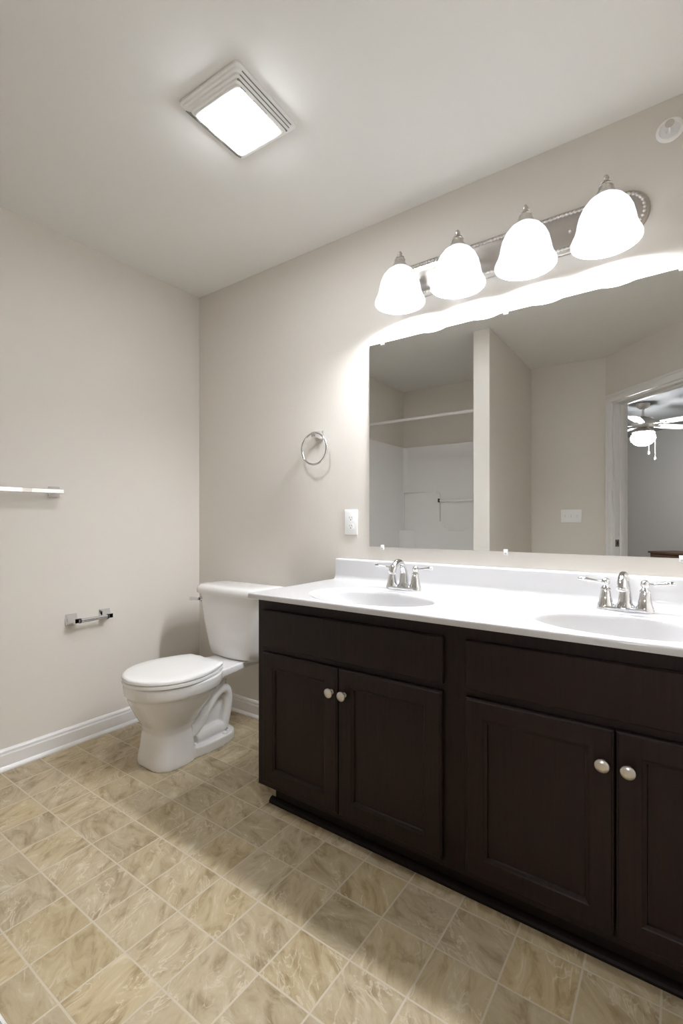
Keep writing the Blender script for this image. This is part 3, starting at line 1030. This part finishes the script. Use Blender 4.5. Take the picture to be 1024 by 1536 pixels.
# ------------------------------------------------------------------ three-gang switch plate
sx0, sx1, sz0, sz1 = 1.541, 1.704, 1.063, 1.176
sw = thing('light_switch', 'white three-gang light switch plate, seen in the mirror', 'light switch', ((sx0 + sx1) / 2, YB, (sz0 + sz1) / 2))
bm = B(); box(bm, sx0, sx1, YB + 0.0003, YB + 0.006, sz0, sz1, 0.0025, 3); obj('cover_plate', bm, M_PLATE, sw, 30)
for k, up in ((-1, 1), (0, -1), (1, 1)):
    xc = (sx0 + sx1) / 2 + k * 0.046
    zc = (sz0 + sz1) / 2
    bm = B()
    box(bm, xc - 0.005, xc + 0.005, YB + 0.0055, YB + 0.0066, zc - 0.012, zc + 0.012)
    box(bm, xc - 0.0035, xc + 0.0035, YB + 0.005, YB + 0.017, zc + up * 0.005 - 0.004, zc + up * 0.005 + 0.004, 0.0012, 2)
    obj('toggle', bm, M_GREYSLOT if k == 9 else M_CLIP, sw, 30)

# ------------------------------------------------------------------ bedroom ceiling fan (seen in the mirror through the door)
BX, BY = 2.030, -4.700
fan = thing('ceiling_fan', 'white bladed ceiling fan with a lit globe in the bedroom, seen in the mirror', 'ceiling fan', (BX, BY, H))
FM = T(BX, BY, 0)
bm = B(); lathe(bm, [(0.018, 2.375), (0.045, 2.385), (0.066, 2.410), (0.070, 2.4395)], 28, FM); obj('canopy', bm, M_NICKEL, fan, 40)
bm = B(); tube(bm, [(BX, BY, 2.375), (BX, BY, 2.28)], 0.012, 14); obj('downrod', bm, M_NICKEL, fan, 50)
bm = B()
lathe(bm, [(0.055, 2.165), (0.075, 2.172), (0.115, 2.190), (0.125, 2.215), (0.122, 2.245), (0.095, 2.270), (0.035, 2.285), (0.015, 2.298)], 36, FM)
obj('motor_housing', bm, M_NICKEL, fan, 40)
for k in range(5):
    a = 2 * PI * k / 5 + math.radians(24)
    RM = FM @ Matrix.Rotation(a, 4, 'Z') @ T(0, 0, 2.195) @ Matrix.Rotation(math.radians(11), 4, 'X')
    bm = B()
    out = [(0.20, -0.052), (0.30, -0.062), (0.50, -0.070), (0.60, -0.068), (0.64, -0.045), (0.652, 0), (0.64, 0.045), (0.60, 0.068), (0.50, 0.070),
           (0.30, 0.062), (0.20, 0.052)]
    prism(bm, out, -0.003, 0.003, M=RM)
    bl = obj('blade', bm, M_FANW, fan, 30)
    bm = B()
    box(bm, 0.09, 0.25, -0.018, 0.018, -0.009, -0.0035, 0.002, 1, M=RM)
    obj('blade_bracket', bm, M_NICKEL, bl, 30)
bm = B(); lathe(bm, [(0.072, 2.100), (0.112, 2.104), (0.114, 2.112), (0.085, 2.132), (0.060, 2.150), (0.050, 2.168)], 28, FM); obj('light_fitter', bm, M_NICKEL, fan, 40)  # fitter with a dish rim added to block the globe's light towards the ceiling
bm = B()
lathe(bm, [(0.001, 1.950), (0.050, 1.953), (0.088, 1.975), (0.118, 2.010), (0.128, 2.038), (0.122, 2.068), (0.098, 2.094), (0.070, 2.108), (0.060, 2.124)], 40, FM)
obj('glass_globe', bm, M_GLOBE, fan, 60)
for dx, dy, zb in ((0.115, -0.115, 1.80), (0.050, -0.160, 1.875)):
    bm = B()
    tube(bm, [(BX + dx * 0.4, BY + dy * 0.4, 2.16), (BX + dx * 0.98, BY + dy * 0.98, 2.12), (BX + dx, BY + dy, 2.09), (BX + dx, BY + dy, zb + 0.02)], 0.0022, 6)
    lathe(bm, [(0.003, 0.030), (0.010, 0.015), (0.012, 0.0), (0.008, -0.012), (0.001, -0.016)][::-1], 12, T(BX + dx, BY + dy, zb))
    obj('pull_chain', bm, M_FANW, fan, 50)

# ------------------------------------------------------------------ low wooden cabinet against the bedroom wall (its top shows in the mirror)
cc = thing('wooden_chest', 'low brown wooden chest in the bedroom, its top just showing in the mirror', 'chest', DM @ Vector((-1.95, BN + 0.25, 0)))
cx0, cx1 = -2.50, -1.50
bm = B(); box(bm, cx0 + 0.02, cx1 - 0.02, BN + 0.02, BN + 0.42, 0.06, 0.615, M=DM); obj('chest_body', bm, M_BROWN, cc, 0)
bm = B(); box(bm, cx0, cx1, BN + 0.01, BN + 0.445, 0.615, 0.642, 0.004, 2, M=DM); obj('chest_top', bm, M_BROWN, cc, 30)
for z0, z1 in ((0.09, 0.335), (0.350, 0.600)):
    bm = B(); box(bm, cx0 + 0.05, cx1 - 0.05, BN + 0.419, BN + 0.436, z0, z1, 0.003, 2, M=DM)
    dr = obj('drawer', bm, M_BROWN, cc, 30)
for a in (cx0 + 0.03, cx1 - 0.08):
    for b_ in (BN + 0.03, BN + 0.36):
        bm = B(); box(bm, a, a + 0.05, b_, b_ + 0.05, 0.0, 0.06, M=DM); obj('leg', bm, M_BROWN, cc, 0)
